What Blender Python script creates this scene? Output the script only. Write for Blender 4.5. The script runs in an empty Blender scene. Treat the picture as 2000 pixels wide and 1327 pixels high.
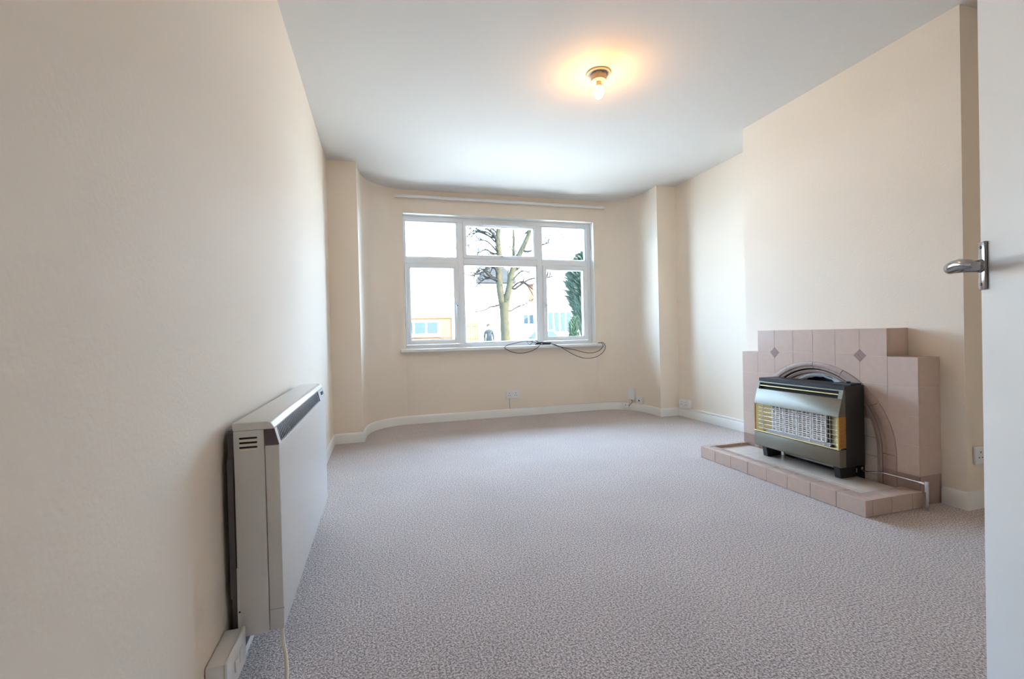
import bpy, bmesh, math, random
from mathutils import Vector, Matrix

# ------------------------------------------------------------------ camera, sky, exposure
S = bpy.context.scene
C = S.collection
random.seed(7)

cam_d = bpy.data.cameras.new('camera')
cam = bpy.data.objects.new('camera', cam_d)
C.objects.link(cam)
cam_d.sensor_width = 36.0
cam_d.sensor_fit = 'HORIZONTAL'
cam_d.lens = 889.6 / 2000.0 * 36.0
cam_d.clip_start = 0.02
cam_d.clip_end = 500
YAW, PITCH, ROLL = 0.2817, -0.0097, -0.0241
_fw = Vector((math.sin(YAW), math.cos(YAW), 0)); _rt = Vector((math.cos(YAW), -math.sin(YAW), 0)); _up = Vector((0, 0, 1))
_f2 = _fw * math.cos(PITCH) + _up * math.sin(PITCH); _u2 = _up * math.cos(PITCH) - _fw * math.sin(PITCH)
_r3 = _rt * math.cos(ROLL) + _u2 * math.sin(ROLL); _u3 = _u2 * math.cos(ROLL) - _rt * math.sin(ROLL)
cam.matrix_world = Matrix(((_r3.x, _u3.x, -_f2.x, 0), (_r3.y, _u3.y, -_f2.y, 0), (_r3.z, _u3.z, -_f2.z, 0.887), (0, 0, 0, 1)))
S.camera = cam

SKY_COL = (0.48, 0.71, 1.0)
SKY_STRENGTH = 26.0
BULB_STRENGTH = 170.0
BULB_COL = (1.0, 0.46, 0.105)
world = bpy.data.worlds.new('sky')
S.world = world
world.use_nodes = True
bg = world.node_tree.nodes['Background']
bg.inputs['Color'].default_value = (*SKY_COL, 1)
bg.inputs['Strength'].default_value = SKY_STRENGTH

S.view_settings.view_transform = 'Standard'
S.view_settings.look = 'None'
S.view_settings.gamma = 1.0
S.view_settings.use_curve_mapping = False
S.view_settings.exposure = 0.32
S.cycles.max_bounces = 7
S.cycles.diffuse_bounces = 6
S.cycles.adaptive_threshold = 0.06
S.cycles.transparent_max_bounces = 8
S.cycles.caustics_reflective = False
S.cycles.caustics_refractive = False
S.cycles.sample_clamp_indirect = 20.0

sun_d = bpy.data.lights.new('sun', 'SUN')
sun_d.energy = 72.0
sun_d.color = (1.0, 0.84, 0.62)
sun_d.angle = math.radians(0.6)
sun = bpy.data.objects.new('sun', sun_d)
C.objects.link(sun)
sun.location = (20, -20, 20)
sun.rotation_euler = Vector((-1.0, 0.80, -0.62)).to_track_quat('-Z', 'Y').to_euler()   # low winter sun from behind the house, lighting the street

# window portal: only tells the sampler where the sky is seen from inside
pl = bpy.data.lights.new('window_portal', 'AREA')
pl.shape = 'RECTANGLE'; pl.size = 2.10; pl.size_y = 1.38
pl.cycles.is_portal = True
po = bpy.data.objects.new('window_portal', pl)
C.objects.link(po)
po.location = (1.32, 5.03, 1.46)
po.rotation_euler = (math.radians(-90), 0, 0)

# ------------------------------------------------------------------ materials
def mat(name, col, rough=0.6, metal=0.0, var=0.0, vscale=20.0, bump=0.0, bscale=80.0, spec=0.5, coat=0.0, emit=None, estr=0.0, col2=None):
    m = bpy.data.materials.new(name)
    m.use_nodes = True
    nt = m.node_tree
    b = nt.nodes['Principled BSDF']
    b.inputs['Base Color'].default_value = (*col, 1)
    b.inputs['Roughness'].default_value = rough
    b.inputs['Metallic'].default_value = metal
    b.inputs['Specular IOR Level'].default_value = spec
    b.inputs['Coat Weight'].default_value = coat
    tc = nt.nodes.new('ShaderNodeTexCoord')
    if var > 0 or col2:
        n = nt.nodes.new('ShaderNodeTexNoise'); n.inputs['Scale'].default_value = vscale; n.inputs['Detail'].default_value = 4
        nt.links.new(tc.outputs['Object'], n.inputs['Vector'])
        r = nt.nodes.new('ShaderNodeValToRGB')
        c2 = col2 or tuple(max(0, c * (1 - var)) for c in col)
        c1 = col if col2 else tuple(min(1, c * (1 + var * .5)) for c in col)
        r.color_ramp.elements[0].position = 0.35; r.color_ramp.elements[0].color = (*c2, 1)
        r.color_ramp.elements[1].position = 0.65; r.color_ramp.elements[1].color = (*c1, 1)
        nt.links.new(n.outputs['Fac'], r.inputs['Fac'])
        nt.links.new(r.outputs['Color'], b.inputs['Base Color'])
    if bump > 0:
        n2 = nt.nodes.new('ShaderNodeTexNoise'); n2.inputs['Scale'].default_value = bscale; n2.inputs['Detail'].default_value = 1
        nt.links.new(tc.outputs['Object'], n2.inputs['Vector'])
        bp = nt.nodes.new('ShaderNodeBump'); bp.inputs['Strength'].default_value = bump; bp.inputs['Distance'].default_value = 0.004
        nt.links.new(n2.outputs['Fac'], bp.inputs['Height'])
        nt.links.new(bp.outputs['Normal'], b.inputs['Normal'])
    if emit:
        b.inputs['Emission Color'].default_value = (*emit, 1)
        b.inputs['Emission Strength'].default_value = estr
    return m

def carpet_mat():
    m = bpy.data.materials.new('carpet'); m.use_nodes = True
    nt = m.node_tree; b = nt.nodes['Principled BSDF']
    b.inputs['Roughness'].default_value = 1.0; b.inputs['Specular IOR Level'].default_value = 0.08
    b.inputs['Sheen Weight'].default_value = 0.25; b.inputs['Sheen Roughness'].default_value = 0.6
    tc = nt.nodes.new('ShaderNodeTexCoord')
    n = nt.nodes.new('ShaderNodeTexNoise'); n.inputs['Scale'].default_value = 160; n.inputs['Detail'].default_value = 2.5; n.inputs['Roughness'].default_value = .7
    v = nt.nodes.new('ShaderNodeTexVoronoi'); v.inputs['Scale'].default_value = 190
    big = nt.nodes.new('ShaderNodeTexNoise'); big.inputs['Scale'].default_value = 3.0
    for x in (n, v, big): nt.links.new(tc.outputs['Object'], x.inputs['Vector'])
    r = nt.nodes.new('ShaderNodeValToRGB')
    e = r.color_ramp.elements
    e[0].position = 0.40; e[0].color = (0.26, 0.205, 0.19, 1)
    e[1].position = 0.60; e[1].color = (0.78, 0.68, 0.645, 1)
    mid = e.new(0.5); mid.color = (0.53, 0.44, 0.41, 1)
    nt.links.new(n.outputs['Fac'], r.inputs['Fac'])
    mx = nt.nodes.new('ShaderNodeMixRGB'); mx.blend_type = 'MULTIPLY'; mx.inputs['Fac'].default_value = 0.18
    nt.links.new(r.outputs['Color'], mx.inputs['Color1']); nt.links.new(big.outputs['Fac'], mx.inputs['Color2'])
    nt.links.new(mx.outputs['Color'], b.inputs['Base Color'])
    ad = nt.nodes.new('ShaderNodeMath'); ad.operation = 'ADD'
    nt.links.new(n.outputs['Fac'], ad.inputs[0]); nt.links.new(v.outputs['Distance'], ad.inputs[1])
    bp = nt.nodes.new('ShaderNodeBump'); bp.inputs['Strength'].default_value = 0.35; bp.inputs['Distance'].default_value = 0.006
    nt.links.new(ad.outputs[0], bp.inputs['Height']); nt.links.new(bp.outputs['Normal'], b.inputs['Normal'])
    return m

def glass_mat():
    m = bpy.data.materials.new('window_glass'); m.use_nodes = True
    nt = m.node_tree; nt.nodes.clear()
    out = nt.nodes.new('ShaderNodeOutputMaterial'); t = nt.nodes.new('ShaderNodeBsdfTransparent'); g = nt.nodes.new('ShaderNodeBsdfGlossy')
    t.inputs['Color'].default_value = (0.97, 0.99, 0.985, 1); g.inputs['Roughness'].default_value = 0.02
    f = nt.nodes.new('ShaderNodeFresnel'); f.inputs['IOR'].default_value = 1.25
    x = nt.nodes.new('ShaderNodeMixShader')
    nt.links.new(f.outputs[0], x.inputs[0]); nt.links.new(t.outputs[0], x.inputs[1]); nt.links.new(g.outputs[0], x.inputs[2]); nt.links.new(x.outputs[0], out.inputs['Surface'])
    return m

M = {}
M['wall'] = mat('cream_wall_paint', (0.85, 0.748, 0.632), .75, bump=.15, bscale=95, spec=.25)
M['ceiling'] = mat('white_ceiling_paint', (0.715, 0.685, 0.655), .9, spec=.2)
M['gloss'] = mat('white_gloss_paint', (0.84, 0.83, 0.80), .35)
M['door'] = mat('white_door_paint', (0.80, 0.795, 0.785), .4, bump=.03, bscale=12)
M['upvc'] = mat('white_upvc', (0.84, 0.85, 0.86), .3)
M['carpet'] = carpet_mat()
M['glass'] = glass_mat()
M['heater'] = mat('heater_enamel', (0.72, 0.70, 0.68), .32, bump=.02, bscale=300)
M['heater_top'] = mat('heater_lid_enamel', (0.75, 0.73, 0.70), .3)
M['heater_dark'] = mat('heater_dark_plastic', (0.125, 0.10, 0.11), .5)
M['grille'] = mat('heater_grille', (0.16, 0.15, 0.145), .6)
M['panel_grey'] = mat('control_panel_grey', (0.42, 0.40, 0.42), .5)
M['zinc'] = mat('zinc_bracket', (0.14, 0.125, 0.13), .55, metal=.3)
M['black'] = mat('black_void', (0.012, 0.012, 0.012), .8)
M['blackcase'] = mat('black_textured_case', (0.022, 0.021, 0.02), .5, bump=.15, bscale=400)
M['bronze'] = mat('bronze_grey_metal', (0.21, 0.185, 0.14), .46, metal=.3, var=.05, vscale=6)
M['brass'] = mat('brass', (0.82, 0.70, 0.36), .32, metal=.85)
M['brass_side'] = mat('brass_copper', (0.62, 0.33, 0.10), .35, metal=.7)
M['radiant'] = mat('ceramic_radiant', (0.92, 0.87, 0.84), .8, var=.04, vscale=60)
M['radiant_back'] = mat('radiant_back', (0.08, 0.045, 0.035), .9, var=.4, vscale=40)
M['chrome'] = mat('chrome', (0.72, 0.72, 0.74), .12, metal=1.0)
M['chrome_dark_hall'] = mat('chrome_dark_reflection', (0.34, 0.33, 0.34), .16, metal=1.0)  # chrome darkened in colour to stand for a dark hall reflected in it
M['steel_wire'] = mat('steel_wire', (0.80, 0.80, 0.80), .2, metal=1.0)
M['foil'] = mat('silver_foil', (0.86, 0.88, 0.9), .5, metal=.35, bump=.5, bscale=90)
M['tile'] = mat('beige_tile', (0.60, 0.455, 0.385), .25, var=.03, vscale=35, spec=.5)
M['tile_rose'] = mat('rose_tile', (0.37, 0.255, 0.215), .3, var=.06, vscale=30)
M['tile_band'] = mat('arch_band_tile', (0.43, 0.31, 0.265), .6, var=.06, vscale=30)
M['tile_cream'] = mat('cream_tile', (0.72, 0.62, 0.54), .16, var=.06, vscale=14)
M['diamond'] = mat('mauve_insert', (0.30, 0.21, 0.19), .3)
M['grout'] = mat('pale_grout', (0.66, 0.58, 0.52), .9)
M['plastic'] = mat('white_plastic', (0.80, 0.80, 0.80), .35)
M['plastic_cream'] = mat('cream_plastic', (0.80, 0.74, 0.62), .4)
M['cable_dark'] = mat('dark_cable', (0.03, 0.033, 0.04), .5)
M['cable_white'] = mat('white_cable', (0.75, 0.72, 0.66), .5)
M['holder'] = mat('cream_lampholder', (0.45, 0.36, 0.28), .4)
M['rose_shade'] = mat('ceiling_plate', (0.33, 0.33, 0.34), .5)  # grey tone carries the shade of the plate's backlit underside
M['bulb'] = mat('lit_bulb', (1, .9, .7), .3, emit=BULB_COL, estr=BULB_STRENGTH)
# outdoors
M['ground'] = mat('paving', (0.55, 0.54, 0.51), .9, var=.1, vscale=3, spec=0.0)
M['road'] = mat('tarmac', (0.30, 0.30, 0.31), .9, var=.1, vscale=6, spec=0.0)
M['bark'] = mat('bark', (0.026, 0.0225, 0.014), .9, col2=(0.018, 0.0185, 0.014), vscale=9, bump=.6, bscale=30, spec=0.0)
M['twig'] = mat('twig', (0.012, 0.011, 0.010), .9, spec=0.0)
M['conifer'] = mat('conifer_green', (0.030, 0.039, 0.029), .8, col2=(0.016, 0.025, 0.019), vscale=9, spec=0.0)
M['shrub'] = mat('shrub_green', (0.026, 0.037, 0.023), .8, col2=(0.014, 0.024, 0.015), vscale=9, spec=0.0)
M['render'] = mat('white_render', (0.80, 0.79, 0.76), .9)
M['brick'] = mat('orange_brick', (0.10, 0.052, 0.030), .9, var=.15, vscale=12, spec=0.0)
M['slate'] = mat('slate_in_shade', (0.021, 0.023, 0.025), .8, var=.15, vscale=5, spec=0.0)  # colour lowered so the slate reads as roof in shade
M['tileroof'] = mat('pale_roof_tile', (0.42, 0.38, 0.36), .8, var=.12, vscale=6, spec=0.0)
M['timber'] = mat('fence_timber', (0.075, 0.048, 0.026), .8, var=.15, vscale=6, spec=0.0)
M['extglass'] = mat('house_window_glass', (0.016, 0.024, 0.027), .3, spec=0.13)
M['skin'] = mat('skin', (0.52, 0.34, 0.26), .6)
M['jacket'] = mat('grey_jacket', (0.018, 0.020, 0.021), .9, spec=0.0)
M['trousers'] = mat('dark_trousers', (0.03, 0.03, 0.04), .9, spec=0.0)
M['hair'] = mat('dark_hair', (0.03, 0.022, 0.018), .8, spec=0.0)
M['carpaint'] = mat('silver_car_paint', (0.55, 0.57, 0.60), .25, metal=.4)
M['tyre'] = mat('tyre', (0.03, 0.03, 0.03), .9)

# ------------------------------------------------------------------ helpers
def bm_box(bm, x0, x1, y0, y1, z0, z1, rot=None, at=None):
    vs = [bm.verts.new(p) for p in ((x0, y0, z0), (x1, y0, z0), (x1, y1, z0), (x0, y1, z0), (x0, y0, z1), (x1, y0, z1), (x1, y1, z1), (x0, y1, z1))]
    for f in ((0, 3, 2, 1), (4, 5, 6, 7), (0, 1, 5, 4), (1, 2, 6, 5), (2, 3, 7, 6), (3, 0, 4, 7)):
        bm.faces.new([vs[i] for i in f])
    if rot is not None:
        for v in vs: v.co = rot @ v.co
    if at is not None:
        for v in vs: v.co += Vector(at)
    return vs

def box(x0, x1, y0, y1, z0, z1, bev=0.0, seg=2):
    bm = bmesh.new(); bm_box(bm, min(x0, x1), max(x0, x1), min(y0, y1), max(y0, y1), min(z0, z1), max(z0, z1))
    if bev > 0:
        bmesh.ops.bevel(bm, geom=list(bm.edges), offset=bev, segments=seg, profile=.5, affect='EDGES')
    return bm

def prism(bm, poly, axis, a, b):
    """poly: 2D points; axis 'x': (y,z), 'y': (x,z), 'z': (x,y); extruded from a to b"""
    def P(p, t):
        return {'x': (t, p[0], p[1]), 'y': (p[0], t, p[1]), 'z': (p[0], p[1], t)}[axis]
    A = [bm.verts.new(P(p, a)) for p in poly]; B = [bm.verts.new(P(p, b)) for p in poly]
    n = len(poly)
    bm.faces.new(A); bm.faces.new(B[::-1])
    for i in range(n):
        bm.faces.new((A[i], B[i], B[(i + 1) % n], A[(i + 1) % n]))
    return A + B

def prism_bm(poly, axis, a, b, bev=0.0, seg=1):
    bm = bmesh.new(); prism(bm, poly, axis, a, b)
    bmesh.ops.recalc_face_normals(bm, faces=bm.faces)
    if bev > 0:
        bmesh.ops.bevel(bm, geom=list(bm.edges), offset=bev, segments=seg, profile=.5, affect='EDGES', clamp_overlap=True)
    return bm

def spline(pts, n=8):
    P = [Vector(p) for p in pts]; out = []
    for i in range(len(P) - 1):
        p0 = P[max(i - 1, 0)]; p1 = P[i]; p2 = P[i + 1]; p3 = P[min(i + 2, len(P) - 1)]
        for k in range(n):
            t = k / n
            out.append(.5 * ((2 * p1) + (p2 - p0) * t + (2 * p0 - 5 * p1 + 4 * p2 - p3) * t * t + (3 * p1 - p0 - 3 * p2 + p3) * t ** 3))
    out.append(P[-1]); return out

def tube(bm, pts, r, seg=8, r1=None):
    pts = [Vector(p) for p in pts]; rings = []; n = len(pts); up = None
    for i, p in enumerate(pts):
        d = (pts[min(i + 1, n - 1)] - pts[max(i - 1, 0)])
        d = d.normalized() if d.length > 1e-9 else Vector((0, 0, 1))
        if up is None:
            up = Vector((0, 0, 1)) if abs(d.z) < .9 else Vector((1, 0, 0))
        s = d.cross(up)
        if s.length < 1e-6: s = d.cross(Vector((0, 1, 0)))
        s.normalize(); u = s.cross(d).normalized(); up = u
        if isinstance(r, (list, tuple)): rr = r[i]
        else: rr = r if r1 is None else r + (r1 - r) * i / max(n - 1, 1)
        rings.append([bm.verts.new(p + (s * math.cos(2 * math.pi * k / seg) + u * math.sin(2 * math.pi * k / seg)) * rr) for k in range(seg)])
    for a, b in zip(rings, rings[1:]):
        for k in range(seg):
            bm.faces.new((a[k], a[(k + 1) % seg], b[(k + 1) % seg], b[k]))
    bm.faces.new(rings[0][::-1]); bm.faces.new(rings[-1])

def lathe(bm, prof, cx, cy, seg=32):
    """prof: list of (radius, z)"""
    rings = []
    for r, z in prof:
        if r < 1e-6: rings.append([bm.verts.new((cx, cy, z))])
        else: rings.append([bm.verts.new((cx + r * math.cos(2 * math.pi * k / seg), cy + r * math.sin(2 * math.pi * k / seg), z)) for k in range(seg)])
    for a, b in zip(rings, rings[1:]):
        for k in range(seg):
            k2 = (k + 1) % seg
            if len(a) == 1 and len(b) == 1: continue
            if len(a) == 1: bm.faces.new((a[0], b[k2], b[k]))
            elif len(b) == 1: bm.faces.new((a[k], a[k2], b[0]))
            else: bm.faces.new((a[k], a[k2], b[k2], b[k]))

def mesh_of(name, bm, m, smooth=None):
    bmesh.ops.recalc_face_normals(bm, faces=bm.faces)
    me = bpy.data.meshes.new(name); bm.to_mesh(me); bm.free()
    for x in (m if isinstance(m, (list, tuple)) else [m]):
        me.materials.append(M[x])
    if smooth is not None:
        me.shade_smooth()
        if smooth < 180: me.set_sharp_from_angle(angle=math.radians(smooth))
    return me

def hook(o, parent):
    if parent is not None:
        o.parent = parent
        t = Vector((0, 0, 0)); p = parent
        if p.type == 'EMPTY': o.matrix_parent_inverse = Matrix.Translation(-p.location)

def obj(name, bm, m, parent=None, smooth=None, label=None):
    o = bpy.data.objects.new(name, mesh_of(name, bm, m, smooth)); C.objects.link(o); hook(o, parent)
    if label: o['label'] = label
    return o

def inst(name, me, parent, loc=(0, 0, 0), rot=None):
    o = bpy.data.objects.new(name, me); C.objects.link(o); hook(o, parent); o.location = loc
    if rot: o.rotation_euler = rot
    return o

def tag(o, label, cat, group=None, kind=None):
    o['label'] = label; o['category'] = cat
    if group: o['group'] = group
    if kind: o['kind'] = kind
    return o

def thing(name, label, cat, loc, group=None, kind=None):
    o = bpy.data.objects.new(name, None); C.objects.link(o); o.location = loc; o.empty_display_size = .1
    return tag(o, label, cat, group, kind)

# ------------------------------------------------------------------ room dimensions
H = 2.40
XL, XR, XC = -0.400, 3.010, 2.670
YP, YW, YF = 4.1175, 4.770, 4.870
YC0, YC1 = 1.484, 2.826
XPL, XPR = -0.160, 2.785
WX0, WX1, WZ0, WZ1 = 0.250, 2.387, 0.755, 2.165
YB = 0.07          # back wall of the room; the camera stands in the entry recess beside it
XN = 0.80          # recess corner
YO = 5.02          # outer face of the bay wall

bayL = [tuple(p)[:2] for p in spline([(XPL, YP, 0), (-.152, 4.30, 0), (-.125, 4.46, 0), (-.055, 4.60, 0), (.065, 4.71, 0), (.16, 4.752, 0), (WX0, YW, 0)], 6)]
bayR = [tuple(p)[:2] for p in spline([(WX1, YW, 0), (2.51, 4.755, 0), (2.64, 4.695, 0), (2.735, 4.575, 0), (2.785, 4.42, 0), (2.795, 4.27, 0), (XPR, YP, 0)], 6)]

# floor, ceiling
tag(obj('floor', box(-.65, 3.25, -1.1, YO, -.12, 0), 'carpet'), 'flecked grey-beige carpet covering the whole room floor', 'carpet', kind='structure')
tag(obj('ceiling', box(-.65, 3.25, -1.1, YO, H, H + .12), 'ceiling'), 'plain white ceiling with a bare bulb fixed to it', 'ceiling', kind='structure')
tag(obj('wall_left', box(-.65, XL, -1.1, YP, 0, H), 'wall'), 'long cream wall on the left behind the storage heater', 'wall', kind='structure')
tag(obj('wall_right', box(XR, 3.25, YB - .2, YO, 0, H), 'wall'), 'cream alcove wall on the right beside the bay', 'wall', kind='structure')
tag(obj('wall_chimney', box(XC, XR, YC0, YC1, 0, H), 'wall'), 'cream chimney breast projecting behind the tiled fireplace', 'wall', kind='structure')
bm = bmesh.new()
prism(bm, [(XN, -1.0), (XN, YB), (XR, YB), (XR, YB - .14), (XN + .12, YB - .14), (XN + .12, -1.0)], 'z', 0, H)
tag(obj('wall_back', bm, 'wall'), 'cream wall beside the open door, behind the viewer', 'wall', kind='structure')
tag(obj('wall_entry', box(XL, XN, -1.1, -1.0, 0, H), 'wall'), 'cream end wall of the entry recess behind the viewer', 'wall', kind='structure')
bm = bmesh.new()
prism(bm, bayL + [(WX0, YO), (XL, YO), (XL, YP)], 'z', 0, H)
prism(bm, bayR + [(XR, YP), (XR, YO), (WX1, YO)], 'z', 0, H)
bm_box(bm, WX0, WX1, YW, YO, 0, WZ0 - .02)
bm_box(bm, WX0, WX1, YW, YO, WZ1, H)
tag(obj('wall_window', bm, 'wall', smooth=30), 'cream curved bay wall with plain piers around the window', 'wall', kind='structure')

# baseboards
def baseboard(name, path, label, side=1, h=.085, t=.013, prof=None, m='gloss', parent=None):
    n = len(path); off = []
    for i in range(n):
        def nrm(a, b):
            d = Vector((b[0] - a[0], b[1] - a[1])).normalized(); return Vector((d.y, -d.x)) * side
        ns = []
        if i > 0: ns.append(nrm(path[i - 1], path[i]))
        if i < n - 1: ns.append(nrm(path[i], path[i + 1]))
        if len(ns) == 2:
            b = (ns[0] + ns[1])
            b = b / max(b.dot(ns[0]), .2)
        else: b = ns[0]
        off.append(b)
    prof = prof or [(0, 0), (t, 0), (t, h * .82), (t * .75, h * .93), (t * .3, h), (0, h)]
    bm = bmesh.new(); rings = []
    for p, o in zip(path, off):
        rings.append([bm.verts.new((p[0] + o.x * a, p[1] + o.y * a, z)) for a, z in prof])
    k = len(prof)
    for a, b in zip(rings, rings[1:]):
        for j in range(k):
            bm.faces.new((a[j], a[(j + 1) % k], b[(j + 1) % k], b[j]))
    bm.faces.new(rings[0]); bm.faces.new(rings[-1][::-1])
    o = obj(name, bm, m, parent, smooth=28)
    if label: tag(o, label, 'baseboard', kind='structure')
    return o
baseboard('baseboard_left', [(XL, -1.0), (XL, YP)], 'white baseboard along the left wall under the storage heater')
baseboard('baseboard_window', [(XL + .013, YP), (XPL, YP)] + bayL[1:-1] + [(WX0, YW), (WX1, YW)] + bayR[1:-1] + [(XPR, YP), (XR - .013, YP)], 'white baseboard following the curve of the bay')
baseboard('baseboard_right', [(XR, YP), (XR, YC1)], 'white baseboard in the alcove between bay and fireplace')
baseboard('baseboard_chimney', [(XC, 1.578), (XC, YC0), (XR - .013, YC0)], 'white baseboard round the near chimney corner')
baseboard('baseboard_back', [(XR, YC0), (XR, YB), (XN, YB)], 'white baseboard along the back wall beside the door')

# ------------------------------------------------------------------ window
win = thing('window_1', 'white upvc six-light window set in the bay', 'window', (1.32, YF, WZ0), kind='structure')
cols = [(.270, .825), (.885, 1.728), (1.788, 2.338)]
rows = [(.808, 1.668), (1.728, 2.118)]
y0, y1 = YF, YF + .065
bm = bmesh.new()
for b in ((WX0, cols[0][0], WZ0, WZ1), (cols[2][1], WX1, WZ0, WZ1), (cols[0][0], cols[2][1], WZ0, rows[0][0]), (cols[0][0], cols[2][1], rows[1][1], WZ1)):
    bm_box(bm, b[0], b[1], y0, y1, b[2], b[3])
obj('frame', bm, 'upvc', win)
for x0, x1 in ((cols[0][1], cols[1][0]), (cols[1][1], cols[2][0])):
    obj('mullion', box(x0, x1, y0 + .002, y1, rows[0][0], rows[1][1], .003), 'upvc', win)
for c in cols:
    obj('transom', box(c[0], c[1], y0 + .001, y1, rows[0][1], rows[1][0], .003), 'upvc', win)
def ring(x0, x1, z0, z1, w, ya, yb, bev=.004):
    """picture-frame of four mitred bars with a chamfered inner edge"""
    bm = bmesh.new()
    def loop(i, y): return [bm.verts.new(p) for p in ((x0 + i, y, z0 + i), (x1 - i, y, z0 + i), (x1 - i, y, z1 - i), (x0 + i, y, z1 - i))]
    ls = [loop(0, yb), loop(0, ya + bev), loop(bev, ya), loop(w * .72, ya), loop(w, ya + .016), loop(w, yb)]
    for a, b in zip(ls, ls[1:] + ls[:1]):
        for k in range(4): bm.faces.new((a[k], a[(k + 1) % 4], b[(k + 1) % 4], b[k]))
    return bm
def pane(parent, x0, x1, z0, z1, y):
    obj('pane', box(x0, x1, y, y + .004, z0, z1), 'glass', parent)
G = .004
for (c, r) in ((0, 1), (2, 1), (1, 0)):
    x0, x1 = cols[c]; z0, z1 = rows[r]
    obj('glazing_bead', ring(x0 + .0005, x1 - .0005, z0 + .0005, z1 - .0005, .016, YF + .018, YF + .05, .002), 'upvc', win)
    pane(win, x0 + .012, x1 - .012, z0 + .012, z1 - .012, YF + .036)
sashes = {}
for nm, c, r, w in (('TC', 1, 1, .040), ('LL', 0, 0, .050), ('LR', 2, 0, .050)):
    x0, x1 = cols[c]; z0, z1 = rows[r]
    sh = obj('sash', ring(x0 + .002, x1 - .002, z0 + .002, z1 - .002, w, YF - .014, YF + .05), 'upvc', win)
    sashes[nm] = sh
    pane(sh, x0 + w - .006, x1 - w + .006, z0 + w - .006, z1 - w + .006, YF + .028)
def win_handle(parent, x, z, vert=True):
    bm = bmesh.new(); yb = YF - .014
    if vert:
        bm_box(bm, x - .011, x + .011, yb - .010, yb, z - .03, z + .03)
        tube(bm, [(x, yb - .008, z), (x, yb - .032, z), (x, yb - .036, z - .012), (x, yb - .034, z - .06), (x, yb - .030, z - .115)], [.008, .009, .010, .008, .006], 8)
    else:
        bm_box(bm, x - .03, x + .03, yb - .010, yb, z - .011, z + .011)
        tube(bm, [(x, yb - .008, z), (x, yb - .032, z), (x + .012, yb - .036, z - .002), (x + .06, yb - .034, z - .006), (x + .115, yb - .030, z - .010)], [.008, .009, .010, .008, .006], 8)
    obj('handle', bm, 'plastic', parent, smooth=40)
    obj('handle_key', box(x - .005, x + .005, yb - .046, yb - .04, z - .005, z + .005, .001), 'zinc', parent)
win_handle(sashes['LL'], .800, 1.215)
win_handle(sashes['LR'], 1.813, 1.215)
win_handle(sashes['TC'], 1.305, 1.748, False)
obj('trickle_vent', box(1.10, 1.51, YF - .030, YF - .014, 2.088, 2.112, .004), 'plastic', sashes['TC'])
obj('sill', box(.197, 2.447, YW - .072, YW, .735, .768, .008, 3), 'gloss', win, smooth=40)
obj('sill_board', box(WX0, WX1, YW - .002, YF + .02, .735, .768), 'gloss', win)
bm = bmesh.new()
bm_box(bm, WX0 + .0005, WX0 + .004, YW + .001, YF, .768, WZ1 - .0005); bm_box(bm, WX1 - .004, WX1 - .0005, YW + .001, YF, .768, WZ1 - .0005); bm_box(bm, WX0 + .0005, WX1 - .0005, YW + .001, YF, WZ1 - .004, WZ1 - .0005)
obj('reveal_lining', bm, 'gloss', win)

# curtain rail
cr = thing('curtain_rail', 'slim white curtain track on the wall above the window', 'curtain rail', (1.34, YW, 2.31))
obj('track', box(.179, 2.50, YW - .052, YW - .030, 2.308, 2.336, .004), 'plastic', cr)
for x in (.35, .85, 1.35, 1.85, 2.33):
    obj('bracket', box(x - .012, x + .012, YW - .032, YW, 2.312, 2.332, .002), 'plastic', cr)
for x in (.174, 2.497):
    obj('end_stop', box(x, x + .008, YW - .055, YW - .027, 2.305, 2.339, .002), 'plastic', cr)

# ------------------------------------------------------------------ door (open, right foreground)
Lx, Ly = 1.268, 0.674
dirv = Vector((-.6704, -.7420, 0)); nrm = Vector((-.7420, .6704, 0))     # towards the hinge, and out of the visible face
door = thing('door_1', 'white flush door standing open at the right edge', 'door', (Lx + dirv.x * .38, Ly + dirv.y * .38, 0), kind='structure')
Rm = Matrix(((dirv.x, nrm.x, 0), (dirv.y, nrm.y, 0), (0, 0, 1)))       # local: u along door, v out of face, w up
def dpt(u, v, w): return Vector((Lx, Ly, 0)) + Rm @ Vector((u, v, w))
def dbox(u0, u1, v0, v1, w0, w1, bev=0, seg=2):
    bm = box(u0, u1, v0, v1, w0, w1, bev, seg)
    for v in bm.verts: v.co = dpt(*v.co)
    return bm
obj('leaf', dbox(0, .762, -.038, 0, .008, 1.985, .003), 'door', door, smooth=40)
zh = 1.012
hd = obj('handle', dbox(.003, .034, 0, .006, zh - .052, zh + .052, .0025), 'chrome_dark_hall', door, smooth=40, label='chrome lever handle on a short plate')
bm = bmesh.new()
tube(bm, [dpt(.019, .004, zh), dpt(.019, .016, zh), dpt(.020, .034, zh), dpt(.023, .050, zh - .001), dpt(.036, .060, zh - .002), dpt(.055, .062, zh - .001), dpt(.080, .060, zh), dpt(.105, .056, zh - .003), dpt(.118, .052, zh - .006)],
     [.0145, .0125, .0115, .012, .013, .013, .012, .010, .006], 16)
obj('lever', bm, 'chrome_dark_hall', hd, smooth=60)
bm = bmesh.new()
tube(bm, [dpt(.019, .0055, zh), dpt(.019, .010, zh), dpt(.019, .013, zh)], [.0145, .014, .012], 20)
obj('boss', bm, 'chrome_dark_hall', hd, smooth=40)
for dz in (-.040, .040):
    bm = bmesh.new(); tube(bm, [dpt(.0185, .0055, zh + dz), dpt(.0185, .0075, zh + dz)], [.0042, .003], 10)
    obj('screw', bm, 'zinc', hd, smooth=40)
for wz in (.22, 1.0, 1.76):
    bm = bmesh.new(); tube(bm, [dpt(.768, -.004, wz - .045), dpt(.768, -.004, wz + .045)], .006, 10)
    obj('hinge', bm, 'chrome', door, smooth=40)

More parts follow.
